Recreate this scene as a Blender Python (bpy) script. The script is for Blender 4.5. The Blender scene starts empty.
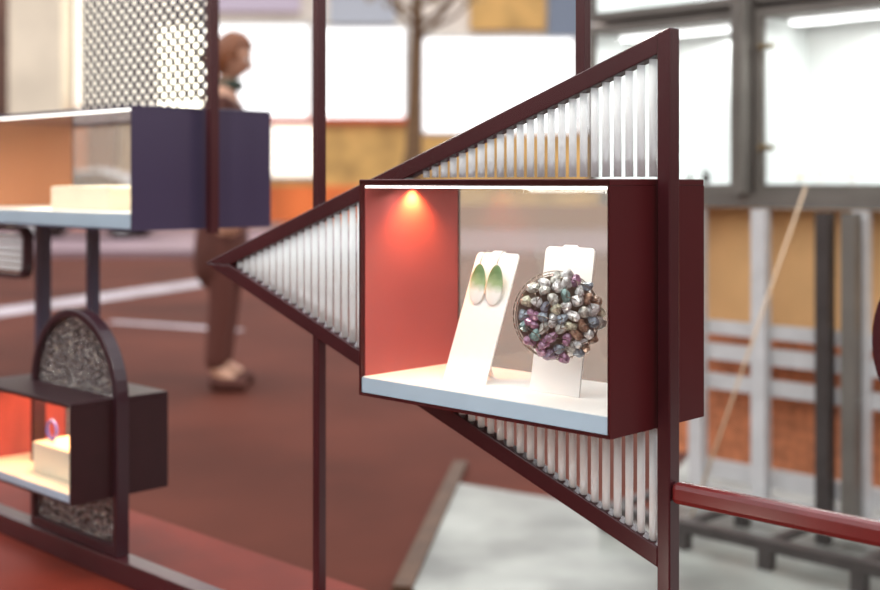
import bpy, bmesh, math, random
from mathutils import Vector, Matrix, Euler
random.seed(7)
PI = math.pi
scn = bpy.context.scene
C = scn.collection
EYE = 1.05            # camera height
F = 1240.0            # focal length in pixels of an 880 px wide frame
HOR = 181.0
A = math.radians(45.75)
Q0 = Vector((0.233, 1.316))
UX = Vector((math.sin(A), -math.cos(A)))     # along the frame line, towards the right
SX = Vector((math.cos(A), math.sin(A)))      # into the shop
ROT = math.atan2(UX.y, UX.x)

def W(u, s, h):
    p = Q0 + UX*u + SX*s
    return Vector((p.x, p.y, EYE + h))
def P(px, py, z):
    return Vector(((px-440)/F*z, z, EYE + (HOR-py)/F*z))
def G(px, py):                                  # point on the ground
    z = EYE*F/(py-HOR)
    return Vector(((px-440)/F*z, z, 0))

# ---------------------------------------------------------------- materials
MATS = {}
def nodes(m):
    return m.node_tree.nodes, m.node_tree.links
def mat(name, col, rough=.5, metal=0., emit=None, estr=0., noise=0., nscale=20., bump=0., bscale=60., spec=.5, trans=0., coat=0., ior=1.45, aniso=None, col2=None):
    if name in MATS: return MATS[name]
    m = bpy.data.materials.new(name); m.use_nodes = True
    n, l = nodes(m); b = n['Principled BSDF']
    b.inputs['Base Color'].default_value = (*col, 1)
    b.inputs['Roughness'].default_value = rough
    b.inputs['Metallic'].default_value = metal
    b.inputs['Specular IOR Level'].default_value = spec
    b.inputs['Transmission Weight'].default_value = trans
    b.inputs['Coat Weight'].default_value = coat
    b.inputs['IOR'].default_value = ior
    if emit:
        b.inputs['Emission Color'].default_value = (*emit, 1)
        b.inputs['Emission Strength'].default_value = estr
    if noise or bump or col2:
        tc = n.new('ShaderNodeTexCoord')
    if noise or col2:
        t = n.new('ShaderNodeTexNoise'); t.inputs['Scale'].default_value = nscale; t.inputs['Detail'].default_value = 5
        l.new(tc.outputs['Object'], t.inputs['Vector'])
        r = n.new('ShaderNodeValToRGB')
        c2 = col2 if col2 else tuple(max(0, c*(1-noise)) for c in col)
        c1 = col if col2 else tuple(min(1, c*(1+noise)) for c in col)
        r.color_ramp.elements[0].position = .35; r.color_ramp.elements[0].color = (*c2, 1)
        r.color_ramp.elements[1].position = .65; r.color_ramp.elements[1].color = (*c1, 1)
        l.new(t.outputs['Fac'], r.inputs['Fac']); l.new(r.outputs['Color'], b.inputs['Base Color'])
    if bump:
        t2 = n.new('ShaderNodeTexNoise'); t2.inputs['Scale'].default_value = bscale; t2.inputs['Detail'].default_value = 2
        l.new(tc.outputs['Object'], t2.inputs['Vector'])
        bp = n.new('ShaderNodeBump'); bp.inputs['Strength'].default_value = bump; bp.inputs['Distance'].default_value = .01
        l.new(t2.outputs['Fac'], bp.inputs['Height']); l.new(bp.outputs['Normal'], b.inputs['Normal'])
    MATS[name] = m
    return m
def thin_glass(name, tint=(1,1,1), base=.04, power=5., rough=.0, grazing=.9):
    if name in MATS: return MATS[name]
    m = bpy.data.materials.new(name); m.use_nodes = True
    n, l = nodes(m); n.clear()
    out = n.new('ShaderNodeOutputMaterial')
    tr = n.new('ShaderNodeBsdfTransparent'); tr.inputs['Color'].default_value = (*tint, 1)
    gl = n.new('ShaderNodeBsdfGlossy'); gl.inputs['Roughness'].default_value = rough
    lw = n.new('ShaderNodeLayerWeight'); lw.inputs['Blend'].default_value = .5
    pw = n.new('ShaderNodeMath'); pw.operation = 'POWER'; pw.inputs[1].default_value = power
    ma = n.new('ShaderNodeMath'); ma.operation = 'MULTIPLY_ADD'; ma.inputs[1].default_value = grazing; ma.inputs[2].default_value = base
    mx = n.new('ShaderNodeMixShader')
    l.new(lw.outputs['Facing'], pw.inputs[0]); l.new(pw.outputs[0], ma.inputs[0]); l.new(ma.outputs[0], mx.inputs['Fac'])
    l.new(tr.outputs[0], mx.inputs[1]); l.new(gl.outputs[0], mx.inputs[2]); l.new(mx.outputs[0], out.inputs['Surface'])
    MATS[name] = m
    return m

MAROON = mat('maroon_paint', (.040,.007,.010), .25, noise=.12, nscale=8, spec=.6)
MAROON_SIDE = mat('maroon_panel', (.060,.006,.008), .36, noise=.08, nscale=5, spec=.22)
RED_IN = mat('red_panel', (.40,.085,.08), .32, noise=.06, nscale=6)
LEDGE = mat('red_ledge', (.16,.022,.012), .5, noise=.2, nscale=4, spec=.1)
WHITE = mat('white_board', (.86,.83,.78), .5, noise=.02)
STAND = mat('white_stand', (.88,.86,.83), .35, noise=.015)
CREAM = mat('cream_block', (.85,.77,.6), .6, noise=.03)
PALEBLUE = mat('pale_blue_edge', (.44,.57,.68), .45, noise=.03)
SILVER = mat('silver_wire', (.62,.55,.48), .25, 1.)
DKSILVER = mat('oxidised_wire', (.25,.2,.16), .3, 1.)
GOLD = mat('gold', (.8,.55,.2), .25, 1.)
BRONZE = mat('bronze', (.22,.16,.08), .4, .8)
LAMP = mat('led_strip', (1,1,1), .5, emit=(1,.97,.92), estr=3.2)
LAMPW = mat('cabinet_lamp', (1,1,1), .5, emit=(1,1,1), estr=2.5)
GREY = mat('grey_metal', (.13,.12,.105), .45, noise=.15, nscale=5)
DKGREY = mat('dark_metal', (.045,.04,.038), .4, noise=.15)
PALEGREY = mat('pale_grey_metal', (.55,.55,.55), .4, noise=.06)
CABWHITE = mat('cabinet_white', (.8,.83,.82), .5, noise=.02)
OCHRE = mat('ochre_wood', (.78,.47,.21), .55, noise=.12, nscale=3)
BRICK = mat('terracotta', (.55,.2,.09), .7, noise=.25, nscale=30)
PLAQUE = mat('dark_blue_metal', (.03,.035,.075), .25, noise=.1)
INDIGO = mat('indigo_panel', (.04,.034,.07), .12, spec=.6)
GLASS = thin_glass('clear_glass', (.97,.98,.98), .03, 5, 0, .6)
m = bpy.data.materials.new('hazy_back_glass'); m.use_nodes = True; n, l = nodes(m); n.clear()
out = n.new('ShaderNodeOutputMaterial'); tr = n.new('ShaderNodeBsdfTransparent'); tl = n.new('ShaderNodeBsdfTranslucent'); tl.inputs['Color'].default_value = (.85,.78,.66,1)
gl = n.new('ShaderNodeBsdfGlossy'); gl.inputs['Roughness'].default_value = .06
mx = n.new('ShaderNodeMixShader'); mx.inputs[0].default_value = .24; my = n.new('ShaderNodeMixShader'); my.inputs[0].default_value = .05
l.new(tr.outputs[0], mx.inputs[1]); l.new(tl.outputs[0], mx.inputs[2]); l.new(mx.outputs[0], my.inputs[1]); l.new(gl.outputs[0], my.inputs[2]); l.new(my.outputs[0], out.inputs['Surface'])
BACKGLASS = m
PANE = thin_glass('window_glass', (.99,.99,.99), .012, 5, 0, .3)

# glass rods: clear but milky
m = bpy.data.materials.new('milky_glass_rod'); m.use_nodes = True; n, l = nodes(m); b = n['Principled BSDF']
b.inputs['Base Color'].default_value = (.93,.95,.95,1); b.inputs['Roughness'].default_value = .04
b.inputs['Transmission Weight'].default_value = 1.; b.inputs['IOR'].default_value = 1.45
tl = n.new('ShaderNodeBsdfTranslucent'); tl.inputs['Color'].default_value = (.9,.93,.93,1)
df = n.new('ShaderNodeBsdfDiffuse'); df.inputs['Color'].default_value = (.9,.93,.93,1)
m1 = n.new('ShaderNodeMixShader'); m1.inputs[0].default_value = .5
m2 = n.new('ShaderNodeMixShader'); m2.inputs[0].default_value = .7
l.new(tl.outputs[0], m1.inputs[1]); l.new(df.outputs[0], m1.inputs[2])
l.new(b.outputs[0], m2.inputs[1]); l.new(m1.outputs[0], m2.inputs[2]); l.new(m2.outputs[0], n['Material Output'].inputs['Surface'])
ROD = m

# hammered glass
m = bpy.data.materials.new('hammered_glass'); m.use_nodes = True; n, l = nodes(m); b = n['Principled BSDF']
b.inputs['Base Color'].default_value = (.7,.64,.62,1); b.inputs['Roughness'].default_value = .05
b.inputs['Transmission Weight'].default_value = .93; b.inputs['Specular IOR Level'].default_value = .8
tc = n.new('ShaderNodeTexCoord'); v = n.new('ShaderNodeTexVoronoi'); v.inputs['Scale'].default_value = 95
l.new(tc.outputs['Object'], v.inputs['Vector'])
bp = n.new('ShaderNodeBump'); bp.inputs['Strength'].default_value = 1; bp.inputs['Distance'].default_value = .03
l.new(v.outputs['Distance'], bp.inputs['Height']); l.new(bp.outputs['Normal'], b.inputs['Normal'])
HAMMER = m

# earring: leaf green at its top turning white at its foot (the enamel's own colour)
m = bpy.data.materials.new('green_white_enamel'); m.use_nodes = True; n, l = nodes(m); b = n['Principled BSDF']
b.inputs['Roughness'].default_value = .3
tc = n.new('ShaderNodeTexCoord'); sp = n.new('ShaderNodeSeparateXYZ'); r = n.new('ShaderNodeValToRGB')
nz = n.new('ShaderNodeTexNoise'); nz.inputs['Scale'].default_value = 120
ma = n.new('ShaderNodeMath'); ma.operation = 'MULTIPLY_ADD'; ma.inputs[1].default_value = 22.; ma.inputs[2].default_value = .5
mb = n.new('ShaderNodeMath'); mb.operation = 'MULTIPLY_ADD'; mb.inputs[1].default_value = .25; 
l.new(tc.outputs['Object'], sp.inputs[0]); l.new(sp.outputs['Z'], ma.inputs[0])
l.new(tc.outputs['Object'], nz.inputs['Vector']); l.new(nz.outputs['Fac'], mb.inputs[0]); l.new(ma.outputs[0], mb.inputs[2])
l.new(mb.outputs[0], r.inputs[0])
e = r.color_ramp.elements; e[0].position = .38; e[0].color = (.88,.88,.85,1); e[1].position = .95; e[1].color = (.10,.19,.07,1)
x = e.new(.68); x.color = (.3,.42,.22,1)
l.new(r.outputs[0], b.inputs['Base Color'])
ENAMEL = m

# ---------------------------------------------------------------- mesh helpers
def nb(): return bmesh.new()
def add_box(bm, x0, x1, y0, y1, z0, z1, bev=0.):
    r = bmesh.ops.create_cube(bm, size=1)
    bmesh.ops.scale(bm, vec=(x1-x0, y1-y0, z1-z0), verts=r['verts'])
    bmesh.ops.translate(bm, vec=((x0+x1)/2, (y0+y1)/2, (z0+z1)/2), verts=r['verts'])
    if bev:
        es = list({e for v in r['verts'] for e in v.link_edges})
        bmesh.ops.bevel(bm, geom=es, offset=bev, segments=2, affect='EDGES', profile=.5)
    return bm
def box(*a, **k): return add_box(nb(), *a, **k)
def add_cyl(bm, p0, p1, r0, r1=None, seg=14, caps=True):
    r1 = r0 if r1 is None else r1
    p0, p1 = Vector(p0), Vector(p1); d = p1-p0
    M = Matrix.Translation((p0+p1)/2) @ d.to_track_quat('Z', 'Y').to_matrix().to_4x4()
    bmesh.ops.create_cone(bm, cap_ends=caps, segments=seg, radius1=r0, radius2=r1, depth=d.length, matrix=M)
    return bm
def add_ball(bm, c, r, sc=(1,1,1), seg=14, rot=None):
    M = Matrix.Translation(c) @ (rot.to_matrix().to_4x4() if rot else Matrix()) @ Matrix.Diagonal((*sc, 1))
    bmesh.ops.create_uvsphere(bm, u_segments=seg, v_segments=max(6, seg*2//3), radius=r, matrix=M)
    return bm
def add_tube(bm, pts, r, seg=8, closed=False):
    pts = [Vector(p) for p in pts]; N = len(pts); rings = []
    up = Vector((.137, .211, .967)).normalized()
    for i, p in enumerate(pts):
        a = pts[(i-1) % N] if (closed or i > 0) else p
        b_ = pts[(i+1) % N] if (closed or i < N-1) else p
        t = (b_-a).normalized()
        x = t.cross(up)
        if x.length < 1e-3: x = t.cross(Vector((1,0,0)))
        x.normalize(); y = t.cross(x)
        rr = r[i] if isinstance(r, (list, tuple)) else r
        rings.append([bm.verts.new(p + x*math.cos(k*2*PI/seg)*rr + y*math.sin(k*2*PI/seg)*rr) for k in range(seg)])
    for i in range(N if closed else N-1):
        A_, B_ = rings[i], rings[(i+1) % N]
        for k in range(seg): bm.faces.new((A_[k], A_[(k+1) % seg], B_[(k+1) % seg], B_[k]))
    if not closed:
        bm.faces.new(rings[0][::-1]); bm.faces.new(rings[-1])
    return bm
def add_prism(bm, poly, y0, y1):           # polygon in x,z extruded along y
    a = [bm.verts.new((p[0], y0, p[1])) for p in poly]; b_ = [bm.verts.new((p[0], y1, p[1])) for p in poly]
    bm.faces.new(a); bm.faces.new(b_[::-1])
    for i in range(len(poly)):
        j = (i+1) % len(poly); bm.faces.new((a[j], a[i], b_[i], b_[j]))
    bmesh.ops.recalc_face_normals(bm, faces=bm.faces)
    return bm
def add_band(bm, outer, inner, y0, y1, closed=True):   # frame between two x,z outlines
    N = len(outer); V = []
    for o, i in zip(outer, inner):
        V.append([bm.verts.new((o[0], y0, o[1])), bm.verts.new((o[0], y1, o[1])), bm.verts.new((i[0], y1, i[1])), bm.verts.new((i[0], y0, i[1]))])
    for k in range(N if closed else N-1):
        a, b_ = V[k], V[(k+1) % N]
        for q in range(4): bm.faces.new((a[q], a[(q+1) % 4], b_[(q+1) % 4], b_[q]))
    if not closed:
        bm.faces.new(V[0]); bm.faces.new(V[-1][::-1])
    bmesh.ops.recalc_face_normals(bm, faces=bm.faces)
    return bm
def obj(name, bm, m, parent=None, smooth=False, bevel=0., loc=None, rotz=None):
    me = bpy.data.meshes.new(name); bm.to_mesh(me); bm.free()
    me.materials.append(m)
    if smooth:
        for p in me.polygons: p.use_smooth = True
    o = bpy.data.objects.new(name, me); C.objects.link(o)
    if parent: o.parent = parent
    if loc is not None: o.location = loc
    if rotz is not None: o.rotation_euler = (0,0,rotz)
    if bevel:
        b_ = o.modifiers.new('bevel', 'BEVEL'); b_.width = bevel; b_.segments = 2; b_.limit_method = 'ANGLE'
    return o
def tag(o, label, cat, group=None):
    o['label'] = label; o['category'] = cat
    if group: o['group'] = group
    return o
def thing(name, label, cat, loc=(0,0,0), rotz=0, group=None):
    o = bpy.data.objects.new(name, None); o.empty_display_size = .05; C.objects.link(o)
    o.location = loc; o.rotation_euler = (0,0,rotz)
    return tag(o, label, cat, group)
def struct(name, bm, m, **k):
    o = obj(name, bm, m, **k); o['kind'] = 'structure'; return o
def copy_tree(o, parent=None):
    c = o.copy(); C.objects.link(c)
    if parent: c.parent = parent
    for ch in list(o.children): copy_tree(ch, c)
    return c

# ================================================================ ground
struct('floor', box(-45, 45, -6, 25.2, -.12, 0), mat('road_red_brown', (.088,.022,.0125), .8, noise=.3, nscale=.7, bump=.15, bscale=40, spec=.12))
# pale polished shop floor
pf = [G(412,592), G(456,486), G(560,503), G(655,533), G(672,478), P(700,0,4.9), Vector((4.5,3.2,0)), Vector((3.6,.9,0)), Vector((.6,.9,0))]
bm = nb()
top = [bm.verts.new((p.x, p.y, .012)) for p in pf]; bot = [bm.verts.new((p.x, p.y, 0.)) for p in pf]
bm.faces.new(top); 
for i in range(len(pf)):
    j = (i+1) % len(pf); bm.faces.new((top[i], bot[i], bot[j], top[j]))
bmesh.ops.recalc_face_normals(bm, faces=bm.faces)
struct('trim_1', bm, mat('pale_stone', (.23,.235,.21), .3, noise=.45, nscale=2.5, spec=.5))
# brown threshold strip beside it
a, b_ = G(404,594), G(462,466)
d = (b_-a); L = d.length
struct('trim_2', box(0, L, -.02, .03, .0, .02), mat('brown_threshold', (.08,.038,.018), .7, noise=.2), loc=a, rotz=math.atan2(d.y, d.x))
# pale streaks mirrored in the window glass, laid on the road as solid strips
def reflection(p, q, w, label):
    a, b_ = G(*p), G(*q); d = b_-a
    o = obj('road_reflection', box(0, d.length, -w/2, w/2, .0, .006), REFLW, loc=a, rotz=math.atan2(d.y, d.x))
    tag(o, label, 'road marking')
REFLW = mat('reflection_pale', (.42,.36,.38), .6, noise=.25, nscale=2)
reflection((-60,321), (238,278), .42, 'wide pale streak of window reflection painted across the red-brown road at left')
reflection((112,322), (240,331), .10, 'thin faint reflected streak painted on the road, nearest the viewer')
reflection((60,246), (262,249), .8, 'far faint pale reflected streak painted on the road below the upper left case')
struct('floor_pavement', box(-45, 45, 17, 25, 0, .1), mat('pavement', (.26,.17,.19), .7, noise=.15, nscale=1))

# ================================================================ window ledge and frame line
t = struct('trim_3', box(-3.2, .9, -.42, .247, EYE-.72, EYE-.66), LEDGE, loc=(Q0.x, Q0.y, 0), rotz=ROT, bevel=.003)
rail = obj('base_rail', box(-3.2, .9, -.018, .018, -.66, -.622), MAROON, bevel=.002, loc=(Q0.x, Q0.y, EYE), rotz=ROT)
tag(rail, 'long maroon base rail lying on the red ledge at lower left', 'rail')
# shop window pane between camera and displays
w = struct('window_1', box(-3.2, .9, -.424, -.42, EYE-.66, EYE+1.2), PANE, loc=(Q0.x, Q0.y, 0), rotz=ROT)

def at(u, s, h): return W(u, s, h)
def solve_u(px, s):
    r = (px-440)/F
    # Q0x+UXx u+SXx s = r (Q0y+UXy u+SXy s)
    return (r*(Q0.y+SX.y*s)-Q0.x-SX.x*s)/(UX.x-r*UX.y)
# ---------------------------------------------------------------- big triangle frame
TL, TT, TB = .815, .155, -.408          # length, top, bottom (bar outer edges)
TIPH = -.124
tri = thing('triangular_frame', 'large maroon triangular metal frame filled with glass rods, pointing left, around the jewellery case', 'frame', W(0,0,-.408), ROT)
def tz(h): return h + .408
BW = .021; BD = .0085
def line_top(u): return TIPH + (TT-TIPH)*(u+TL)/TL
def line_bot(u): return TIPH + (TB-TIPH)*(u+TL)/TL
def bar(p, q, off, nm):
    pass
sl = math.hypot(1, (TT-TIPH)/TL); vb = BW*sl
outer_t = [(-TL, tz(TIPH)), (0.003, tz(line_top(.003))), (0.003, tz(line_top(.003))-vb), (-TL+vb*TL/(TT-TIPH)*.98, tz(TIPH))]
obj('upper_bar', add_prism(nb(), outer_t, -BD, BD), MAROON, tri, bevel=.0015)
outer_b = [(-TL, tz(TIPH)), (-TL+vb*TL/(TT-TIPH)*.98, tz(TIPH)), (0.003, tz(TB)+vb), (0.003, tz(TB))]
obj('lower_bar', add_prism(nb(), outer_b, -BD, BD), MAROON, tri, bevel=.0015)
# upright post at the triangle's right side, down to the base rail
obj('upright_bar', add_prism(nb(), [(.0031,tz(-.622)),(.019,tz(-.622)),(.019,tz(line_top(.0185))),(.0031,tz(line_top(.0031)))], -BD-.001, BD+.001), MAROON, tri, bevel=.0015)
pitch = .0155; k = 0
u = -.008
rods = []
while u > -TL+.06:
    ht, hb = line_top(u)-vb-.0005, line_bot(u)+vb+.0005
    segs = []
    if u > -.385:
        if ht > .006+.004: segs.append((.0045, ht))
        if hb < -.268: segs.append((hb, -.2645))
    else: segs.append((hb, ht))
    for (z0, z1) in segs:
        if z1-z0 > .006: rods.append((u, z0, z1))
    u -= pitch
for (u, z0, z1) in rods:
    bm = nb(); add_cyl(bm, (u, 0, tz(z0)), (u, 0, tz(z1)), .0043, seg=20)
    obj('glass_rod', bm, ROD, tri, smooth=True)
# short posts of the frame line
def post(u, s, h0, h1, w, label, m=MAROON, group=None):
    o = obj('post', box(-w/2, w/2, -w/2, w/2, 0, h1-h0), m, bevel=.0012, loc=W(u,s,h0), rotz=ROT)
    tag(o, label, 'post', group); return o
UP = -.5568
post(UP, 0, line_top(UP)-.0035, .75, .0135, 'slim maroon post standing on the left slope of the triangular frame, rising out of view')
post(UP, 0, -.622, line_bot(UP)+.0035, .0135, 'slim maroon post from the base rail up to the underside of the triangular frame')
UP2 = -.1018
post(UP2, 0, line_top(UP2)-.0035, .75, .0125, 'short maroon post meeting the upper slope of the triangular frame near its peak')
# horizontal rail to the right
o = obj('cross_rail', box(.0195, .55, -.009, .009, -.338, -.315), mat('red_rail', (.13,.012,.012), .25, spec=.7, noise=.1), bevel=.006, loc=(Q0.x, Q0.y, EYE), rotz=ROT)
tag(o, 'red metal cross rail running from the upright post to the right edge', 'rail')
# ring frame at the right edge
rg = thing('round_frame', 'dark red round metal frame just entering at the right edge', 'frame', W(.340,0,-.316), ROT)
N = 56
ou = [(.1*math.cos(i*2*PI/N), .17+.1*math.sin(i*2*PI/N)) for i in range(N)]
ii = [(.083*math.cos(i*2*PI/N), .17+.083*math.sin(i*2*PI/N)) for i in range(N)]
obj('ring', add_band(nb(), ou, ii, -.012, .012), MAROON, rg, bevel=.001)
obj('stem', box(-.008, .008, -.008, .008, 0, .072), MAROON, rg)

# ---------------------------------------------------------------- display cases
def case(label, ul, ur, s0, s1, h0, h1, slab, wall_in, wall_out, th=.0035, name='display_case', slabm=WHITE, topth=.007, strip=True):
    t = thing(name, label, 'display case', W((ul+ur)/2, (s0+s1)/2, h0), ROT)
    hw, hd, H = (ur-ul)/2, (s1-s0)/2, h1-h0
    obj('bottom_panel', box(-hw, hw, -hd, hd, 0, th), wall_out, t)
    obj('top_panel', box(-hw, hw, -hd, hd, H-topth, H), wall_out, t, bevel=.001)
    s = obj('side_panel', box(hw-th, hw, -hd, hd, th, H-topth), wall_out, t)
    s = obj('side_panel', box(-hw, -hw+th, -hd, hd, th, H-topth), wall_out, t)
    lin = obj('red_lining', box(-hw+th, -hw+th+.0015, -hd+.006, hd-.003, th+slab, H-topth), wall_in, t); lin['label'] = 'bright red lining'
    obj('base_slab', box(-hw+th+.0003, hw-th-.0003, -hd+.0025, hd-.0035, th+.0003, th+slab), slabm, t, bevel=.0008)
    fe = obj('slab_edge', box(-hw+th+.0003, hw-th-.0003, -hd+.0012, -hd+.0024, th+.0003, th+slab-.0012), PALEBLUE, t); fe['label'] = 'pale blue front edge'
    obj('glass_front', box(-hw+.001, hw-.001, -hd-.0012, -hd, .001, H-.001), GLASS, t)
    obj('glass_back', box(-hw+th, hw-th, hd-.003, hd-.0015, th, H-topth), BACKGLASS, t)
    obj('back_frame', add_band(nb(), [(-hw+th,th),(hw-th,th),(hw-th,H-topth),(-hw+th,H-topth)], [(-hw+th+.003,th+.004),(hw-th-.003,th+.004),(hw-th-.003,H-topth-.003),(-hw+th+.003,H-topth-.003)], hd-.0015, hd+.0005), wall_out, t)
    if strip: obj('light_strip', box(-hw+.01, hw-th-.001, -hd+.001, -hd+.007, H-topth-.0034, H-topth-.0008), LAMP, t)
    return t, hw, hd, H
CU0, CU1, CS0, CS1, CH0, CH1 = -.380, -.001, -.086, .088, -.262, .002
case1, hw, hd, H = case('maroon jewellery display case with white base in the middle of the triangular frame', CU0, CU1, CS0, CS1, CH0, CH1, .0195, RED_IN, MAROON_SIDE)
case2, *_ = case('small dark maroon display case pushed through the arched frame at lower left', -1.42, -1.072, -.088, .096, -.525, -.361, .014, RED_IN, mat('dark_maroon', (.018,.005,.007), .4, noise=.1, spec=.3), slabm=CREAM, strip=False)
case3, *_ = case('indigo-sided display case at upper left in front of the perforated screen', -1.90, -1.15, .073, .379, -.088, .134, .028, mat('orange_lining', (.55,.24,.12), .5), INDIGO, topth=.006)

# spot lamp fixtures
def spot(name, u, s, h, tgt, col, watt, size, blend, rad=.006, parent_label=None):
    L = bpy.data.lights.new(name, 'SPOT'); L.energy = watt; L.color = col; L.spot_size = size; L.spot_blend = blend; L.shadow_soft_size = rad
    o = bpy.data.objects.new(name, L); C.objects.link(o); o.location = W(u,s,h)
    o.rotation_euler = (W(*tgt)-W(u,s,h)).to_track_quat('-Z', 'Y').to_euler(); return o
def area(name, loc, tgt, sx, sy, col, watt):
    L = bpy.data.lights.new(name, 'AREA'); L.shape = 'RECTANGLE'; L.size = sx; L.size_y = sy; L.energy = watt; L.color = col
    o = bpy.data.objects.new(name, L); C.objects.link(o); o.location = loc
    o.rotation_euler = (Vector(tgt)-Vector(loc)).to_track_quat('-Z', 'Y').to_euler(); return o
spot('case_spot', -.366, .0, -.0075, (-.374, .0, -.2), (1,.36,.10), 3.2, math.radians(120), .8)
area('case_light', W(-.19, -.03, -.012), W(-.19, .03, -.24), .34, .03, (1,.93,.84), .42)
area('case2_light', W(-1.25, -.0, -.375), W(-1.25, .02, -.5), .25, .05, (1,.45,.2), 1.6)
area('case3_light', W(-1.45, .2, .105), W(-1.45, .22, -.08), .4, .08, (1,.85,.65), 3.)

# ---------------------------------------------------------------- stands in the case
SLAB = CH0+.0035+.0195
def lean_stand(u, s, w, top, lean, label, rz=0):
    t = thing('jewellery_stand', label, 'display stand', W(u, s, SLAB), ROT+rz, None)
    H = top-SLAB; th = .0022; hw = w/2
    prof = []
    r = .006
    pts = [(-hw,0),(hw,0)]
    for k in range(5): a = k*PI/8; pts.append((hw-r+r*math.cos(a), H-r+r*math.sin(a)))
    pts += [(w*.16, H), (w*.12, H+.0025), (-w*.12, H+.0025), (-w*.16, H)]
    for k in range(5): a = PI/2+k*PI/8; pts.append((-hw+r+r*math.cos(a), H-r+r*math.sin(a)))
    bm = nb(); add_prism(bm, pts, 0, th)
    for v in bm.verts: v.co.y += lean*v.co.z/H
    obj('front_board', bm, STAND, t, bevel=.0005)
    bm = nb(); yb = min(lean*.8+.006, CS1-.012-s)
    add_prism(bm, [(-hw*.45,0),(-hw*.1,0),(-hw*.1,H*.45),(-hw*.45,H*.45)], 0, th)
    for v in bm.verts: v.co.y += yb+(lean*.45+th+.0004-yb)*v.co.z/(H*.45)
    obj('back_leg', bm, STAND, t)
    return t, H
s1, H1 = lean_stand(-.256, -.031, .069, -.088, .062, 'white sloping jewellery stand carrying the green and white drop earrings')
s2, H2 = lean_stand(-.128, -.020, .071, -.0755, .030, 'white upright jewellery stand behind the cluster of grey stones')

# earrings: hung before the first stand
def earring(du, label):
    hpos = H1-.037           # height of centre above slab
    yy = .062*(hpos)/H1
    t = thing('drop_earring', label, 'earring', W(-.256+du, -.031+yy-.0085, SLAB+hpos), ROT, 'pair of green and white earrings')
    bm = nb()
    bmesh.ops.create_uvsphere(bm, u_segments=24, v_segments=18, radius=1)
    for v in bm.verts:
        z = v.co.z; wd = (1-.12*z)
        v.co = Vector((v.co.x*.0128*wd, v.co.y*.0022, z*.0245))
    o = obj('oval_drop', bm, ENAMEL, t, smooth=True); 
    bm = nb(); add_tube(bm, [(0,0,.0243),(0,.0005,.029),(.0008,.002,.036),(.001,.006,.0405),(.001,.010,.042),(.001,.0125,.0405)], .0005, 6)
    obj('ear_hook', bm, SILVER, t, smooth=True)
    t.rotation_euler = (math.radians(-7), math.radians(4), ROT)
    return t
earring(-.0125, 'green and white oval drop earring on the white stand, left one of the pair')
earring(.0150, 'green and white oval drop earring on the white stand, right one beside its twin')

# stone cluster brooch
bc = W(-.101, -.047, -.147)
br = thing('stone_brooch', 'round cluster of grey, violet and copper stones in a wire cage on the second stand', 'brooch', bc, ROT)
br.scale = (.95,.95,.95)
# local axis: y back (-y faces viewer side); turn it a bit to the camera
br.rotation_euler = (0, 0, ROT+math.radians(45))
cols = [((.72,.70,.66),'silver_white'), ((.55,.55,.5),'grey_pearl'), ((.28,.33,.38),'steel_blue'), ((.42,.22,.34),'violet'), ((.42,.27,.19),'copper'), ((.3,.22,.3),'dark_violet'), ((.62,.6,.45),'champagne'), ((.2,.32,.3),'teal'), ((.12,.12,.15),'black_pearl')]
SM = [mat('stone_'+n_, c_, .25, .2, noise=.5, nscale=160, spec=.8, coat=.6) for c_, n_ in cols]
R_ = .049
pts3 = []
rings = [(0,1),(.0125,6),(.0245,11),(.0355,16),(.0440,19)]
for rr, cnt in rings:
    for k in range(cnt):
        a = 2*PI*(k+.5*(rr*200 % 2))/cnt + random.uniform(-.08,.08)
        q = rr + random.uniform(-.0015,.0015)
        x, z = q*math.cos(a)*.98, q*math.sin(a)*1.02
        y = -.024*math.sqrt(max(0, 1-(q/R_)**2))
        pts3.append((x+.004,y,z,a,q))
for (x,y,z,a,q) in pts3:
    bm = nb(); bmesh.ops.create_icosphere(bm, subdivisions=2, radius=1)
    sx, sy, sz = [random.uniform(.0060,.0076) for _ in range(3)]
    ph = [random.uniform(0,6) for _ in range(3)]
    for v in bm.verts:
        f = 1+.22*math.sin(2.6*v.co.x+ph[0])+.18*math.sin(3.1*v.co.z+ph[1])+.1*math.sin(4*v.co.y+ph[2])
        v.co = Vector((v.co.x*sx*f, v.co.y*sy*f, v.co.z*sz*f))
    for v in bm.verts:                     # dimple facing outward
        if v.co.y < -.003: v.co.y += .0012
    # colour zones: pale at the top, violet lower left, copper lower right
    sc = z/R_ ; w_ = [max(.05, 1+sc*1.6), .8, .55, max(.05, 1.1-abs(sc+.45)*2-(x/R_)), max(.05, .7-sc+.3*x/R_)*.6, max(.05,.5-sc)*.8, .5, .35, .25+.3*max(0,x/R_)]
    m_ = random.choices(SM, w_)[0]
    o = obj('stone', bm, m_, br); o.location = (x, y, z); o.rotation_euler = (random.uniform(-.4,.4), random.uniform(0,6), random.uniform(-.4,.4))
bm = nb()
for sgn, rad, yy in ((1,.0500,.006),(1,.048,-.006)):
    add_tube(bm, [(rad*math.cos(i*2*PI/48), yy, rad*1.02*math.sin(i*2*PI/48)) for i in range(48)], .0006, 6, closed=True)
for i in range(40):
    a = i*2*PI/40
    add_tube(bm, [(.0500*math.cos(a), .006, .0510*math.sin(a)), (.0505*math.cos(a+.03), -.001, .0515*math.sin(a+.03)), (.047*math.cos(a+.06), -.009, .048*math.sin(a+.06))], .0005, 5)
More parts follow.
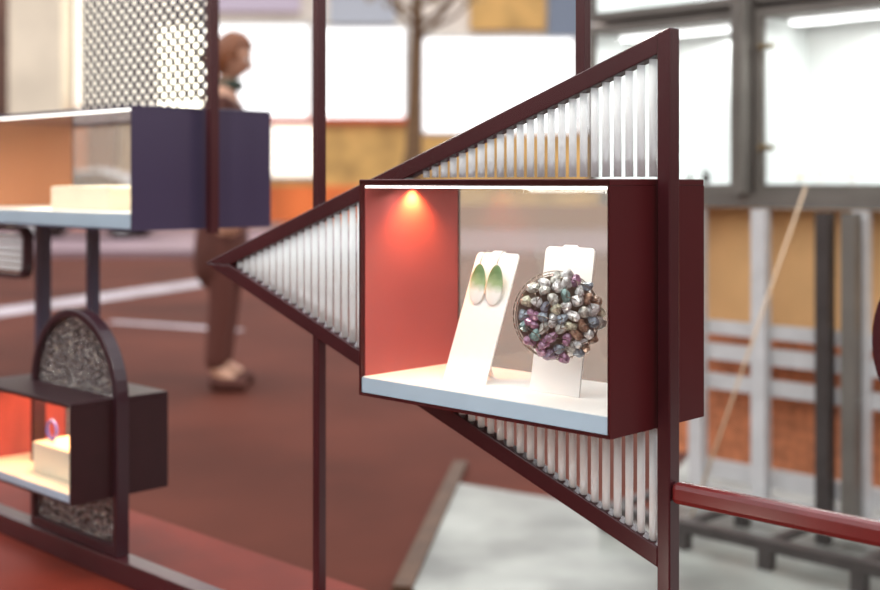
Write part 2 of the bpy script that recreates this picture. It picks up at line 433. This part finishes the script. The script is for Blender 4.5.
for k in range(60):
    a, b2 = random.sample(pts3, 2) if False else (random.choice(pts3), None)
    nbrs = sorted(pts3, key=lambda p: (p[0]-a[0])**2+(p[2]-a[2])**2)[1:5]; b2 = random.choice(nbrs)
    mid = ((a[0]+b2[0])/2, (a[1]+b2[1])/2-.0058, (a[2]+b2[2])/2)
    add_tube(bm, [(a[0],a[1]-.005,a[2]), mid, (b2[0],b2[1]-.005,b2[2])], .0005, 5)
obj('wire_cage', bm, DKSILVER, br, smooth=True)
bm = nb(); add_cyl(bm, (0,.004,0), (0,.0065,0), .046, seg=32)
obj('backplate', bm, DKSILVER, br)

# ---------------------------------------------------------------- arched frame at lower left
AU0, AU1, AB, AT = -1.352, -1.058, -.622, -.222
ar = thing('arched_frame', 'dark maroon arched frame with hammered glass standing on the base rail at lower left', 'frame', W((AU0+AU1)/2, 0, AB), ROT)
hwA = (AU1-AU0)/2; HA = AT-AB; spr = HA-hwA
def arch(hw_, z0, spr_, n=24):
    return [(hw_, z0)] + [(hw_*math.cos(k*PI/n), spr_+hw_*math.sin(k*PI/n)) for k in range(n+1)] + [(-hw_, z0)]
obj('arch_frame', add_band(nb(), arch(hwA, 0, spr), arch(hwA-.014, .018, spr), -.012, .012), mat('plum_paint', (.022,.007,.012), .28), ar, bevel=.002)
arcin = arch(hwA-.0145, .018, spr)
zc0, zc1 = -.525-AB, -.361-AB
up = [p for p in arch(hwA-.0145, zc1+.001, spr)]
obj('hammered_glass', add_prism(nb(), up, -.003, .003), HAMMER, ar)
obj('hammered_glass', box(-hwA+.0145, hwA-.0145, -.003, .003, .0185, zc0-.001), HAMMER, ar)
pb = thing('white_plinth', 'cream block plinth inside the lower left case', 'plinth', W(-1.19,-.01,-.525+.018), ROT)
obj('block', box(-.09,.09,-.035,.045,0,.05), CREAM, pb, bevel=.002)
bm = nb()
add_tube(bm, [(.016*math.cos(i*2*PI/30), 0, .0165+.016*math.sin(i*2*PI/30)) for i in range(30)], .003, 8, closed=True)
rn = obj('bangle', bm, mat('blue_enamel', (.12,.15,.6), .2), smooth=True, loc=W(solve_u(52,-.02),-.02,-.525+.0710), rotz=ROT)
tag(rn, 'blue bangle on the cream block in the lower left case', 'bangle')

# cream plinths inside upper left case
pb = thing('cream_plinth', 'low cream plinth inside the upper left case', 'plinth', W(-1.42,.2,-.056), ROT)
obj('block', box(-.12,.1,-.07,.07,0,.045), CREAM, pb, bevel=.002)

# ---------------------------------------------------------------- perforated screen through case 3
SU = -1.135; SS = .226
pc = thing('perforated_screen', 'dark perforated metal screen above the upper left case', 'screen', W(SU, SS, .125), ROT)
bm = nb()
PX, PZ = .0300, .0125
ncol, nrow = int((SU-solve_u(74,SS)-.012)/PX), 30
def hole_cell(bm, x, z, r):
    n_ = 12; sq = []
    hx, hz = PX/2, PZ
    ring = []; 
    for k in range(n_):
        a = 2*PI*k/n_; ring.append((x+r*1.5*math.cos(a), z+r*math.sin(a)))
        c_, s_ = math.cos(a), math.sin(a)
        # diamond cell border
        q = 1/(abs(c_)/hx+abs(s_)/hz); sq.append((x+q*c_, z+q*s_))
    for y in (-.0008, .0008):
        A_ = [bm.verts.new((p[0], y, p[1])) for p in ring]; B_ = [bm.verts.new((p[0], y, p[1])) for p in sq]
        for k in range(n_):
            j = (k+1) % n_; bm.faces.new((A_[k], B_[k], B_[j], A_[j]))
for i in range(ncol):
    for j in range(nrow):
        x = -.012-(i+.5*(j % 2))*PX; z = .026+j*PZ
        hole_cell(bm, x, z, .0051)
obj('perforated_sheet', bm, mat('dark_perforated_metal', (.05,.045,.05), .4, .3), pc)
obj('edge_bar', box(0.002,.018,-.009,.009,-.22,.45), MAROON, pc)

# legs of case 3 down to the ledge, and rounded fluted panel at the far left
lm = mat('slate_blue_metal', (.05,.05,.085), .3)
post(solve_u(93,.226), .226, -.66, -.089, .021, 'slate blue leg under the upper left case, right one of two', lm)
post(solve_u(43,.226), .226, -.66, -.089, .026, 'slate blue leg under the upper left case, left one of two', lm)
fp = thing('fluted_panel', 'rounded panel of white rods in a dark frame at the left edge under the case', 'panel', W(solve_u(29,.1), .1, -.197), ROT)
def rrect(x0,x1,z0,z1,r,n=6):
    pts = []
    for cx_,cz_,a0 in ((x1-r,z1-r,0),(x0+r,z1-r,PI/2),(x0+r,z0+r,PI),(x1-r,z0+r,3*PI/2)):
        for k in range(n+1): a = a0+k*PI/2/n; pts.append((cx_+r*math.cos(a), cz_+r*math.sin(a)))
    return pts
obj('rounded_frame', add_band(nb(), rrect(-.26,0,0,.105,.03), rrect(-.252,-.009,.009,.096,.022), -.01,.01), MATS['plum_paint'], fp)
for k in range(6):
    bm = nb(); add_cyl(bm, (-.25, 0, .02+k*.0128), (-.012, 0, .02+k*.0128), .0052, seg=10)
    obj('glass_rod', bm, ROD, fp, smooth=True)

# ================================================================ right: lit cabinets
RP = Vector((.968, 4.0))
def R(u, s, h):
    p = RP+UX*u+SX*s; return Vector((p.x, p.y, EYE+h))
def ru(px, s=0.):
    r = (px-440)/F
    return (r*(RP.y+SX.y*s)-RP.x-SX.x*s)/(UX.x-r*UX.y)
def rh(px, py, s=0.):
    u = ru(px, s); return (HOR-py)/F*(RP.y+UX.y*u+SX.y*s)
c_top, c_bot = .535, -.012
def cabinet(u0, u1, h0, h1, label, clasp=True, fw=.028):
    t = thing('display_cabinet', label, 'cabinet', R((u0+u1)/2, .16, h0-fw), ROT)
    w = (u1-u0)/2; H = h1-h0
    obj('cabinet_body', (lambda bm: (add_box(bm,-w-fw,w+fw,.15,.17,0,H+2*fw), add_box(bm,-w-fw,-w,-.14,.15,0,H+2*fw), add_box(bm,w,w+fw,-.14,.15,0,H+2*fw), add_box(bm,-w,w,-.14,.15,0,fw), add_box(bm,-w,w,-.14,.15,H+fw,H+2*fw), bm)[-1])(nb()), GREY, t)
    obj('lining', (lambda bm: (add_box(bm,-w,w,.145,.15,fw,H+fw), add_box(bm,-w,-w+.004,-.12,.145,fw,H+fw), add_box(bm,w-.004,w,-.12,.145,fw,H+fw), add_box(bm,-w+.004,w-.004,-.12,.145,fw,fw+.004), bm)[-1])(nb()), CABWHITE, t)
    obj('lamp_strip', box(-w+.03,w-.03,-.02,.04,H+fw-.014,H+fw-.002), LAMPW, t)
    d = obj('glass_door', box(-w,w,-.135,-.131,fw,H+fw), GLASS, t)
    if clasp:
        for zz in (.22, .82):
            bm = nb(); add_cyl(bm, (-w-.008,-.150,fw+H*zz), (-w+.045,-.150,fw+H*zz), .009); add_cyl(bm, (-w+.03,-.150,fw+H*zz), (-w+.03,-.136,fw+H*zz), .008)
            obj('clasp', bm, BRONZE, d)
    p = R((u0+u1)/2, .12, h1-.03)
    area('cabinet_light', p, p+Vector((0,0,-1)), 2*w*.8, .12, (1,1,.98), CABW*w)
    return t
CABW = 9.
cu = [(ru(590), ru(727)), (ru(759), ru(759)+.60), (ru(759)+.68, ru(759)+1.28)]
cabinet(*cu[0], c_bot, c_top-.01, 'bright white lit display cabinet right behind the peak of the triangular frame', False)
cabinet(*cu[1], c_bot, c_top-.01, 'bright white lit display cabinet with two bronze clasps at the right edge')
cu0 = cu[0][0]
for i,(a_,b2) in enumerate(cu[:2]):
    cabinet(a_, b2, c_top+.065, c_top+.5, ['upper white lit cabinet cut by the top of view, above the one behind the triangle', 'upper white lit cabinet cut by the top of view, above the clasped one'][i], False)
post_u = (cu[0][1]+cu[1][0])/2
o = obj('cabinet_post', box(-.02,.02,-.04,.2,0,1.14), GREY, loc=R(post_u,0,-.0395), rotz=ROT); tag(o, 'grey-brown vertical post between the two lit cabinets', 'post')
# jewellery in the cabinets
def ring_stand(px, s, h, label, m_):
    t = thing('ring_stand', label, 'ring stand', R(ru(px, s), s, c_bot+.004), ROT, 'ring stands in the lit cabinet')
    bm = nb(); add_cyl(bm, (0,0,0), (0,0,h), .016, .004, seg=18); obj('cone', bm, STAND, t, smooth=True)
    bm = nb(); add_tube(bm, [(.012*math.cos(i*PI/12), .012*math.sin(i*PI/12), h*.45) for i in range(24)], .003, 6, closed=True); obj('ring', bm, m_, t, smooth=True)
ring_stand(800, .14, .05, 'small white ring stand with a gold ring in the clasped cabinet, left one of three', GOLD)
ring_stand(820, .16, .08, 'tall white ring stand with a silver ring in the clasped cabinet, middle one of three', SILVER)
ring_stand(852, .15, .06, 'white ring stand with a gold ring in the clasped cabinet, right one of three', GOLD)
def pendant(px, s, r, label, m_, h=0.):
    bm = nb(); add_ball(bm, (0,0,r), r, (1,.6,1)); add_tube(bm, [(.6*r*math.cos(i*PI/8),0,2.1*r+.6*r*math.sin(i*PI/8)) for i in range(16)], r*.15, 6, closed=True)
    o = obj('pendant', bm, m_, smooth=True, loc=R(ru(px,s), s, c_bot+.004+h), rotz=ROT); tag(o, label, 'pendant')
pendant(706, .12, .018, 'small dark pendant at the foot of the cabinet behind the triangle', DKGREY)
pendant(690, .2, .012, 'tiny grey pendant beside the dark one in the cabinet', GREY)

# ---------------------------------------------------------------- below the cabinets
UL, UR_ = ru(604)-.02, 1.35
o = thing('cabinet_base_rail', 'grey steel beam under the white lit cabinets', 'beam', R(0,0,-.085), ROT)
obj('beam', box(UL, UR_, .0, .25, 0, .045), GREY, o)
pw = obj('wood_panel', box(ru(697,.12)-.1, UR_, 0, .03, 0, .385), OCHRE, loc=R(0,.12,-.475), rotz=ROT); tag(pw, 'ochre wooden panel below the lit cabinets', 'panel')
tb = obj('terracotta_panel', box(ru(697,.12)-.1, UR_, 0, .03, 0, .46), BRICK, loc=R(0,.125,-.94), rotz=ROT); tag(tb, 'terracotta coloured panel behind the grey lattice', 'panel')
lt = thing('lattice_screen', 'pale grey metal lattice of upright and cross bars below the lit cabinets', 'lattice', R(0,0,-1.05), ROT)
for px, w_ in ((698,.05),(761,.05),(862,.045)):
    u_ = ru(px); obj('upright', box(u_-w_/2, u_+w_/2, -.02, .02, .0, .96), PALEGREY, lt)
for h_, w_ in ((-.482,.045),(-.562,.052),(-.660,.05),(-.95,.055),(-1.03,.035)):
    obj('cross_bar', box(ru(690), UR_, .021, .045, 1.05+h_-w_/2, 1.05+h_+w_/2), PALEGREY, lt)
for px in (825, 851):
    u_ = ru(px, -.06)
    o = obj('dark_post', box(-.022,.022,-.022,.022,0,.955), DKGREY if px == 825 else GREY, loc=R(u_,-.06,-1.05), rotz=ROT)
    tag(o, 'dark metal post in front of the ochre panel, left one of two' if px == 825 else 'grey metal post in front of the ochre panel, right one of two', 'post')
# leaning pale rod
a, b_ = P(806,186,3.55), P(684,520,3.6)
bm = nb(); add_cyl(bm, (0,0,0), a-Vector((b_.x,b_.y,.012)), .0035, seg=10)
o = obj('leaning_rod', bm, mat('pale_rod', (.62,.45,.3), .6), smooth=True, loc=(b_.x,b_.y,.012)); tag(o, 'thin pale rod leaning diagonally across the ochre panel', 'rod')
# low black rack on the pale floor
rk = thing('low_rack', 'low black metal rack on the pale floor at lower right', 'rack', R(0,-.55,-1.038), ROT)
ux0, ux1 = ru(600,-.55), ru(600,-.55)+1.9
bm = nb(); add_box(bm, ux0, ux1, -.02, .02, .05, .08); add_box(bm, ux0, ux1, .30, .34, .05, .08); obj('top_bar', bm, DKGREY, rk)
for i in range(8):
    u_ = ux0+.03+i*.262
    obj('leg', (lambda bm: (add_box(bm,u_-.018,u_+.018,-.018,.018,0,.05), add_box(bm,u_-.018,u_+.018,.302,.338,0,.05), add_box(bm,u_-.012,u_+.012,.02,.30,.055,.075), bm)[-1])(nb()), DKGREY, rk)

# ================================================================ far shop building across the road
ZB = 25.
bd = thing('shop_building', 'long pale building with bright white shop windows across the road', 'building', (0, ZB, 0))
def part(nm, px0, px1, py0, py1, m_, front=.0, depth=.2, parent=bd, bot=None):
    a, b2 = P(px0, py0, ZB), P(px1, py1, ZB)
    z0 = b2.z if bot is None else bot
    return obj(nm, box(a.x, b2.x, -front, depth-front, z0, a.z), m_, parent)
BEIGE = mat('beige_render', (.78,.72,.62), .8, noise=.25, nscale=.8)
part('wall', -700, 1200, -120, 300, BEIGE, 0, 1.2, bot=0)
LIT = mat('lit_window', (.9,.9,.9), .5, emit=(.96,1,.99), estr=1.3)
LITC = mat('lit_cream_window', (.9,.85,.7), .5, emit=(1,.94,.82), estr=1.3)
def shopwin(px0, px1, py0, py1, m_=LIT):
    f = part('window', px0-3, px1+3, py0-3, py1+3, MATS['pale_grey_metal'], .12, .1)
    a, b2 = P(px0,py0,ZB), P(px1,py1,ZB)
    obj('pane', box(a.x, b2.x, -.16, -.13, b2.z, a.z), m_, f)
shopwin(160, 309, 27, 118); shopwin(322, 404, 30, 118); shopwin(424, 572, 40, 132); shopwin(580, 680, 40, 132)
OW = mat('ochre_wall', (.62,.38,.12), .7, noise=.3, nscale=1.2)
part('lower_fascia', 222, 760, 121, 205, OW, .08, .1)
part('orange_band', 222, 420, 186, 222, mat('orange_band', (.7,.17,.04), .6, noise=.3, nscale=1), .14, .1)
part('stall_riser', 420, 760, 205, 236, mat('brown_riser', (.3,.13,.07), .6), .14, .1)
shopwin(272, 314, 126, 176, LITC)
part('sign_band', 222, 420, 118, 124, mat('red_band', (.6,.12,.05), .6), .2, .1)
part('upper_panel', 330, 395, -10, 24, mat('blue_grey', (.5,.55,.6), .6), .1, .1)
part('upper_panel', 470, 545, -20, 30, OW, .1, .1)
part('upper_panel', 548, 590, -40, 36, mat('slate', (.2,.25,.32), .6), .1, .1)
part('upper_panel', 215, 300, -20, 12, mat('lilac', (.62,.55,.65), .6), .1, .1)
# left wing nearer: cream pillars and dark openings
part('wall_bay', -260, 60, -120, 240, mat('dark_brown_bay', (.14,.07,.05), .5, noise=.5, nscale=.8), .3, .2)
part('pillar', 22, 74, -120, 238, mat('cream_pillar', (.85,.76,.58), .7, noise=.1, nscale=1), .8, .6)
part('pillar', -60, -8, -120, 238, MATS['cream_pillar'], .8, .6)
shopwin(78, 205, -60, 108, LITC)
part('orange_door', 74, 92, 112, 234, mat('orange_door', (.65,.2,.07), .5), .4, .2)
part('brown_door', 94, 118, 112, 234, mat('brown_door', (.25,.11,.06), .5), .3, .2)
part('ochre_bay', 120, 222, 120, 234, mat('ochre_bay', (.45,.3,.16), .6, noise=.3, nscale=1), .1, .1)

# tree
tb_ = P(415, 0, 19.); tr = thing('street_tree', 'dark brown street tree before the white shop windows', 'tree', (tb_.x, 19., .1))
bm = nb(); add_tube(bm, [(-.15,0,0),(-.12,0,.6),(-.02,0,1.4),(0,0,2.2),(.04,0,3.4),(.0,0,4.2)], [.26,.24,.14,.11,.09,.07], 10)
for k in range(14):
    a = random.uniform(0, 2*PI); h = random.uniform(3.1,4.2); L_ = random.uniform(.5,1.3)
    add_tube(bm, [(.02,0,h),(L_*.5*math.cos(a), L_*.5*math.sin(a), h+.25*L_),(L_*math.cos(a), L_*math.sin(a), h+.75*L_)], [.04,.03,.012], 6)
obj('trunk', bm, mat('bark', (.16,.09,.04), .8, noise=.3), tr, smooth=True)
bm = nb()
for k in range(420):
    a = random.uniform(0,2*PI); q = 1.25*math.sqrt(random.random()); z = 4.35+random.uniform(-.85,.9)*(1-.3*q)
    M = Matrix.Translation((q*math.cos(a), q*math.sin(a), z)) @ Euler([random.uniform(0,6) for _ in range(3)]).to_matrix().to_4x4()
    v = [bm.verts.new(M @ Vector(p)) for p in ((-.08,0,0),(0,.045,.01),(.09,0,0),(0,-.045,.01))]
    bm.faces.new(v)
obj('foliage', bm, mat('brown_leaves', (.3,.2,.08), .7), tr)

# white car on the road far left
cz = 23.; cp = P(88,0,cz); car = thing('car', 'white car parked across the road, seen through the upper left case', 'car', (cp.x, 16.4, 0), 0)
def loft(secs):
    bm = nb(); rs = [[bm.verts.new(p) for p in s] for s in secs]
    for a_, b2 in zip(rs, rs[1:]):
        for k in range(len(a_)): j = (k+1) % len(a_); bm.faces.new((a_[k], a_[j], b2[j], b2[k]))
    bm.faces.new(rs[0][::-1]); bm.faces.new(rs[-1]); bmesh.ops.recalc_face_normals(bm, faces=bm.faces); return bm
car.location = (P(88,0,21.).x, 21., .1)
car.scale = (1,1,1)
prof = [(-.98,.28),(-.97,.55),(-.9,.72),(-.35,.82),(-.05,1.12),(.35,1.16),(.72,1.02),(.92,.8),(.98,.6),(.97,.28)]
body = add_prism(nb(), [(x*1.25,z) for x,z in prof], -.62, .62)
CARW = mat('white_car_paint', (.85,.86,.88), .15, coat=1)
bo = obj('car_body', body, CARW, car, bevel=.06)
bm = nb(); add_prism(bm, [(-.40,.84),(-.07,1.08),(.36,1.11),(.72,.98),(.80,.84)], -.632, .632)
obj('side_windows', bm, DKGREY, car)
for sx in (-.75,.75):
    for sy in (-.6,.6):
        bm = nb(); add_cyl(bm, (sx, sy-.09, .28), (sx, sy+.09, .28), .28, seg=24)
        w_ = obj('wheel', bm, mat('tyre', (.02,.02,.02), .8), car)
        bm = nb(); add_cyl(bm, (sx, sy-.1, .28), (sx, sy+.1, .28), .16, seg=16); obj('hubcap', bm, PALEGREY, w_)

# ================================================================ person
pz = 6.3; pp = P(222, 0, pz)
pe = thing('person', 'person with auburn hair in a long rust brown coat standing behind the upper left case', 'person', (pp.x, pz, 0), 0)
HS = 1.79/1.75
SK = mat('skin', (.52,.28,.18), .5, noise=.05); HAIR = mat('auburn_hair', (.2,.06,.015), .45, noise=.4, nscale=60)
COAT = mat('rust_coat', (.085,.024,.015), .8, noise=.15, nscale=12); COLLAR = mat('dark_green_collar', (.03,.05,.035), .8)
def skin(name, vs, es, m_, parent, sub=2, root=0):
    me = bpy.data.meshes.new(name); me.from_pydata([Vector(v[0])*HS for v in vs], es, []); me.materials.append(m_)
    o = bpy.data.objects.new(name, me); C.objects.link(o); o.parent = parent
    md = o.modifiers.new('skin', 'SKIN'); md.use_smooth_shade = True
    for i, v in enumerate(vs):
        r = v[1]; me.skin_vertices[0].data[i].radius = (r, r) if not isinstance(r, tuple) else r
        me.skin_vertices[0].data[i].use_root = (i == root)
    s = o.modifiers.new('sub', 'SUBSURF'); s.levels = sub; s.render_levels = sub
    return o
# facing +x (to the right), head bowed a little; body in x,z with y across
vs = [((0,0,.95),(.105,.15)), ((0,0,1.12),(.1,.135)), ((0,0,1.32),(.11,.165)), ((0,0,1.43),(.075,.13)), ((.01,0,1.49),.055), ((.03,0,1.56),.052),
      ((0,-.17,1.41),.06), ((-.02,-.22,1.14),.047), ((.06,-.2,.92),.036),
      ((0,.17,1.41),.06), ((-.02,.22,1.14),.047), ((.06,.2,.92),.036),
      ((0,-.09,.88),.09), ((.02,-.1,.5),.06), ((-.02,-.1,.1),.04), ((.1,-.11,.035),.035),
      ((0,.09,.88),.09), ((.02,.1,.5),.06), ((-.02,.1,.1),.04), ((.1,.11,.035),.035)]
es = [(0,1),(1,2),(2,3),(3,4),(4,5),(3,6),(6,7),(7,8),(3,9),(9,10),(10,11),(0,12),(12,13),(13,14),(14,15),(0,16),(16,17),(17,18),(18,19)]
body = skin('body', vs, es, SK, pe)
# head
bm = nb(); bmesh.ops.create_uvsphere(bm, u_segments=28, v_segments=20, radius=1)
for v in bm.verts:
    x, y, z = v.co
    if z < 0: y *= 1+.28*z; x *= 1+.12*z*(x < 0) 
    if x > 0: x *= .93
    v.co = Vector((x*.095, y*.075, z*.118))
    if x > .8 and -.35 < z < .1 and abs(y) < .22: v.co.x += .014*(1-abs(y)/.22)*(1-(z+.12)**2*8 if abs(z+.12) < .3 else 0)
for v in bm.verts: v.co = (Euler((0,math.radians(16),0)).to_matrix() @ v.co)+Vector((.055,0,1.64))
for v in bm.verts: v.co *= HS
hd_ = obj('head', bm, SK, pe, smooth=True)
RH = Euler((0,math.radians(16),0)).to_matrix()
def hp(x,y,z): return (RH @ Vector((x,y,z))+Vector((.055,0,1.64)))*HS
EYEW = mat('eye_white', (.8,.8,.78), .2); IRIS = mat('iris', (.05,.03,.02), .2)
for sy in (-1,1):
    bm = nb(); add_ball(bm, hp(.078,sy*.031,.005), .0125); e_ = obj('eye', bm, EYEW, hd_, smooth=True)
    bm = nb(); add_ball(bm, hp(.0865,sy*.031,.004), .006); obj('iris', bm, IRIS, e_, smooth=True)
    bm = nb(); add_ball(bm, hp(-.005,sy*.076,-.008), .028, (.6,.3,1)); obj('ear', bm, SK, hd_, smooth=True)
    bm = nb(); add_tube(bm, [hp(.084,sy*.018,.028), hp(.086,sy*.032,.033), hp(.074,sy*.048,.028)], .003, 6); obj('eyebrow', bm, HAIR, hd_)
bm = nb(); add_ball(bm, hp(.086,0,-.055), .02, (.35,1,.3)); obj('mouth', bm, mat('lips', (.5,.15,.12), .4), hd_, smooth=True)
bm = nb(); add_tube(bm, [hp(.083,0,.015), hp(.098,0,-.012), hp(.108,0,-.026), hp(.09,0,-.034)], [.006,.009,.012,.007], 8); obj('nose', bm, SK, hd_, smooth=True)
bm = nb(); bmesh.ops.create_uvsphere(bm, u_segments=32, v_segments=24, radius=1)
dl = []
for v in bm.verts:
    x,y,z = v.co
    if (x > .45 and z < .45) or z < -.72 or (x > .1 and z < -.15): dl.append(v); continue
    wv = 1+.02*math.sin(14*math.atan2(y,x)+5*z)
    v.co = hp(x*.107*wv-.006, y*.087*wv, z*.128*wv+.006)
bmesh.ops.delete(bm, geom=dl, context='VERTS')
hr = obj('hair', bm, HAIR, pe, smooth=True); sm = hr.modifiers.new('sol','SOLIDIFY'); sm.thickness = .012
bm = nb(); add_ball(bm, hp(-.115,0,-.02), .045, (1,1,1.1)); add_ball(bm, hp(-.085,0,-.085), .04, (.8,1.2,1)); obj('hair_bun', bm, HAIR, pe, smooth=True)
# coat, collar, trousers, shoes
cv = [((0,0,.98),(.125,.17)), ((0,0,1.15),(.12,.155)), ((0,0,1.33),(.13,.185)), ((0,0,1.44),(.09,.14)), ((0,-.175,1.42),.072), ((-.02,-.225,1.14),.06), ((.05,-.205,.95),.05),
      ((0,.175,1.42),.072), ((-.02,.225,1.14),.06), ((.05,.205,.95),.05), ((0,0,.75),(.15,.19)), ((0,0,.45),(.17,.21))]
skin('coat', cv, [(0,1),(1,2),(2,3),(3,4),(4,5),(5,6),(3,7),(7,8),(8,9),(0,10),(10,11)], COAT, pe)
bm = nb(); add_tube(bm, [Vector((.015+.066*math.cos(i*PI/10), .07*math.sin(i*PI/10), 1.50))*HS for i in range(20)], .03, 8, closed=True); obj('collar', bm, COLLAR, pe, smooth=True)
for sy in (-1,1):
    skin('trouser_leg', [((0,sy*.09,.8),.095), ((.02,sy*.1,.5),.07), ((-.02,sy*.1,.09),.055)], [(0,1),(1,2)], mat('brown_trousers', (.10,.028,.018), .8), pe)
    skin('shoe', [((-.05,sy*.105,.045),.045), ((.06,sy*.108,.04),.045), ((.15,sy*.112,.03),.035)], [(0,1),(1,2)], COAT, pe)
    # hand: palm with five fingers
    w0 = (.06, sy*.2, .93); pl = (.075, sy*.2, .85)
    hv = [(w0,.028),(pl,.034)]; he = [(0,1)]
    hnd = skin('hand', hv, he, SK, pe, 1)
    for k in range(4):
        fx = .045+k*.02; ln = [.07,.08,.075,.06][k]
        skin('finger', [((fx+.002, sy*.2, .845),.010), ((fx+.008, sy*.198, .835-ln*.45),.009), ((fx+.006, sy*.188, .835-ln),.007)], [(0,1),(1,2)], SK, hnd, 1)
    skin('thumb', [((.095, sy*.195, .875),.011), ((.12, sy*.188, .85),.010), ((.125, sy*.182, .82),.008)], [(0,1),(1,2)], SK, hnd, 1)

# ================================================================ light
for k,(u_,s_,h_,w_) in enumerate(((-1.55,-.55,.75,9),(-.75,-.34,.8,14),(.05,-.34,.8,14),(-.12,-.36,-.52,2.2))):  # unseen point lamps added for glass sparkle, bar highlights and brighter rods
    L = bpy.data.lights.new('added_fill_lamp', 'POINT'); L.energy = w_; L.color = (1,.9,.78); L.shadow_soft_size = .025
    o = bpy.data.objects.new('added_fill_lamp', L); C.objects.link(o); o.location = W(u_,s_,h_)
wd = bpy.data.worlds.new('World'); scn.world = wd; wd.use_nodes = True
n = wd.node_tree.nodes; l = wd.node_tree.links; bg = n['Background']
tc = n.new('ShaderNodeTexCoord'); sp = n.new('ShaderNodeSeparateXYZ'); r = n.new('ShaderNodeValToRGB')
ma = n.new('ShaderNodeMath'); ma.operation = 'MULTIPLY_ADD'; ma.inputs[1].default_value = .5; ma.inputs[2].default_value = .5
l.new(tc.outputs['Generated'], sp.inputs[0]); l.new(sp.outputs['Z'], ma.inputs[0]); l.new(ma.outputs[0], r.inputs[0]); l.new(r.outputs[0], bg.inputs['Color'])
e = r.color_ramp.elements; e[0].position = .5; e[0].color = (.10,.045,.035,1); e[1].position = .74; e[1].color = (.95,.98,1.02,1)
x = e.new(.58); x.color = (.32,.26,.24,1)
bg.inputs['Strength'].default_value = 2.3

# ================================================================ camera
cd = bpy.data.cameras.new('Camera'); cam = bpy.data.objects.new('Camera', cd); C.objects.link(cam)
cam.location = (0,0,EYE); cam.rotation_euler = (PI/2,0,0)
cd.sensor_width = 36; cd.lens = F/880*36; cd.shift_y = -(295-HOR)/880
cd.clip_start = .01; cd.clip_end = 300
cd.dof.use_dof = True; cd.dof.focus_distance = 1.36; cd.dof.aperture_fstop = 3.4; cd.dof.aperture_blades = 9
scn.camera = cam
scn.view_settings.view_transform = 'Standard'; scn.view_settings.look = 'None'
scn.view_settings.exposure = 0; scn.view_settings.gamma = 1; scn.view_settings.use_curve_mapping = False
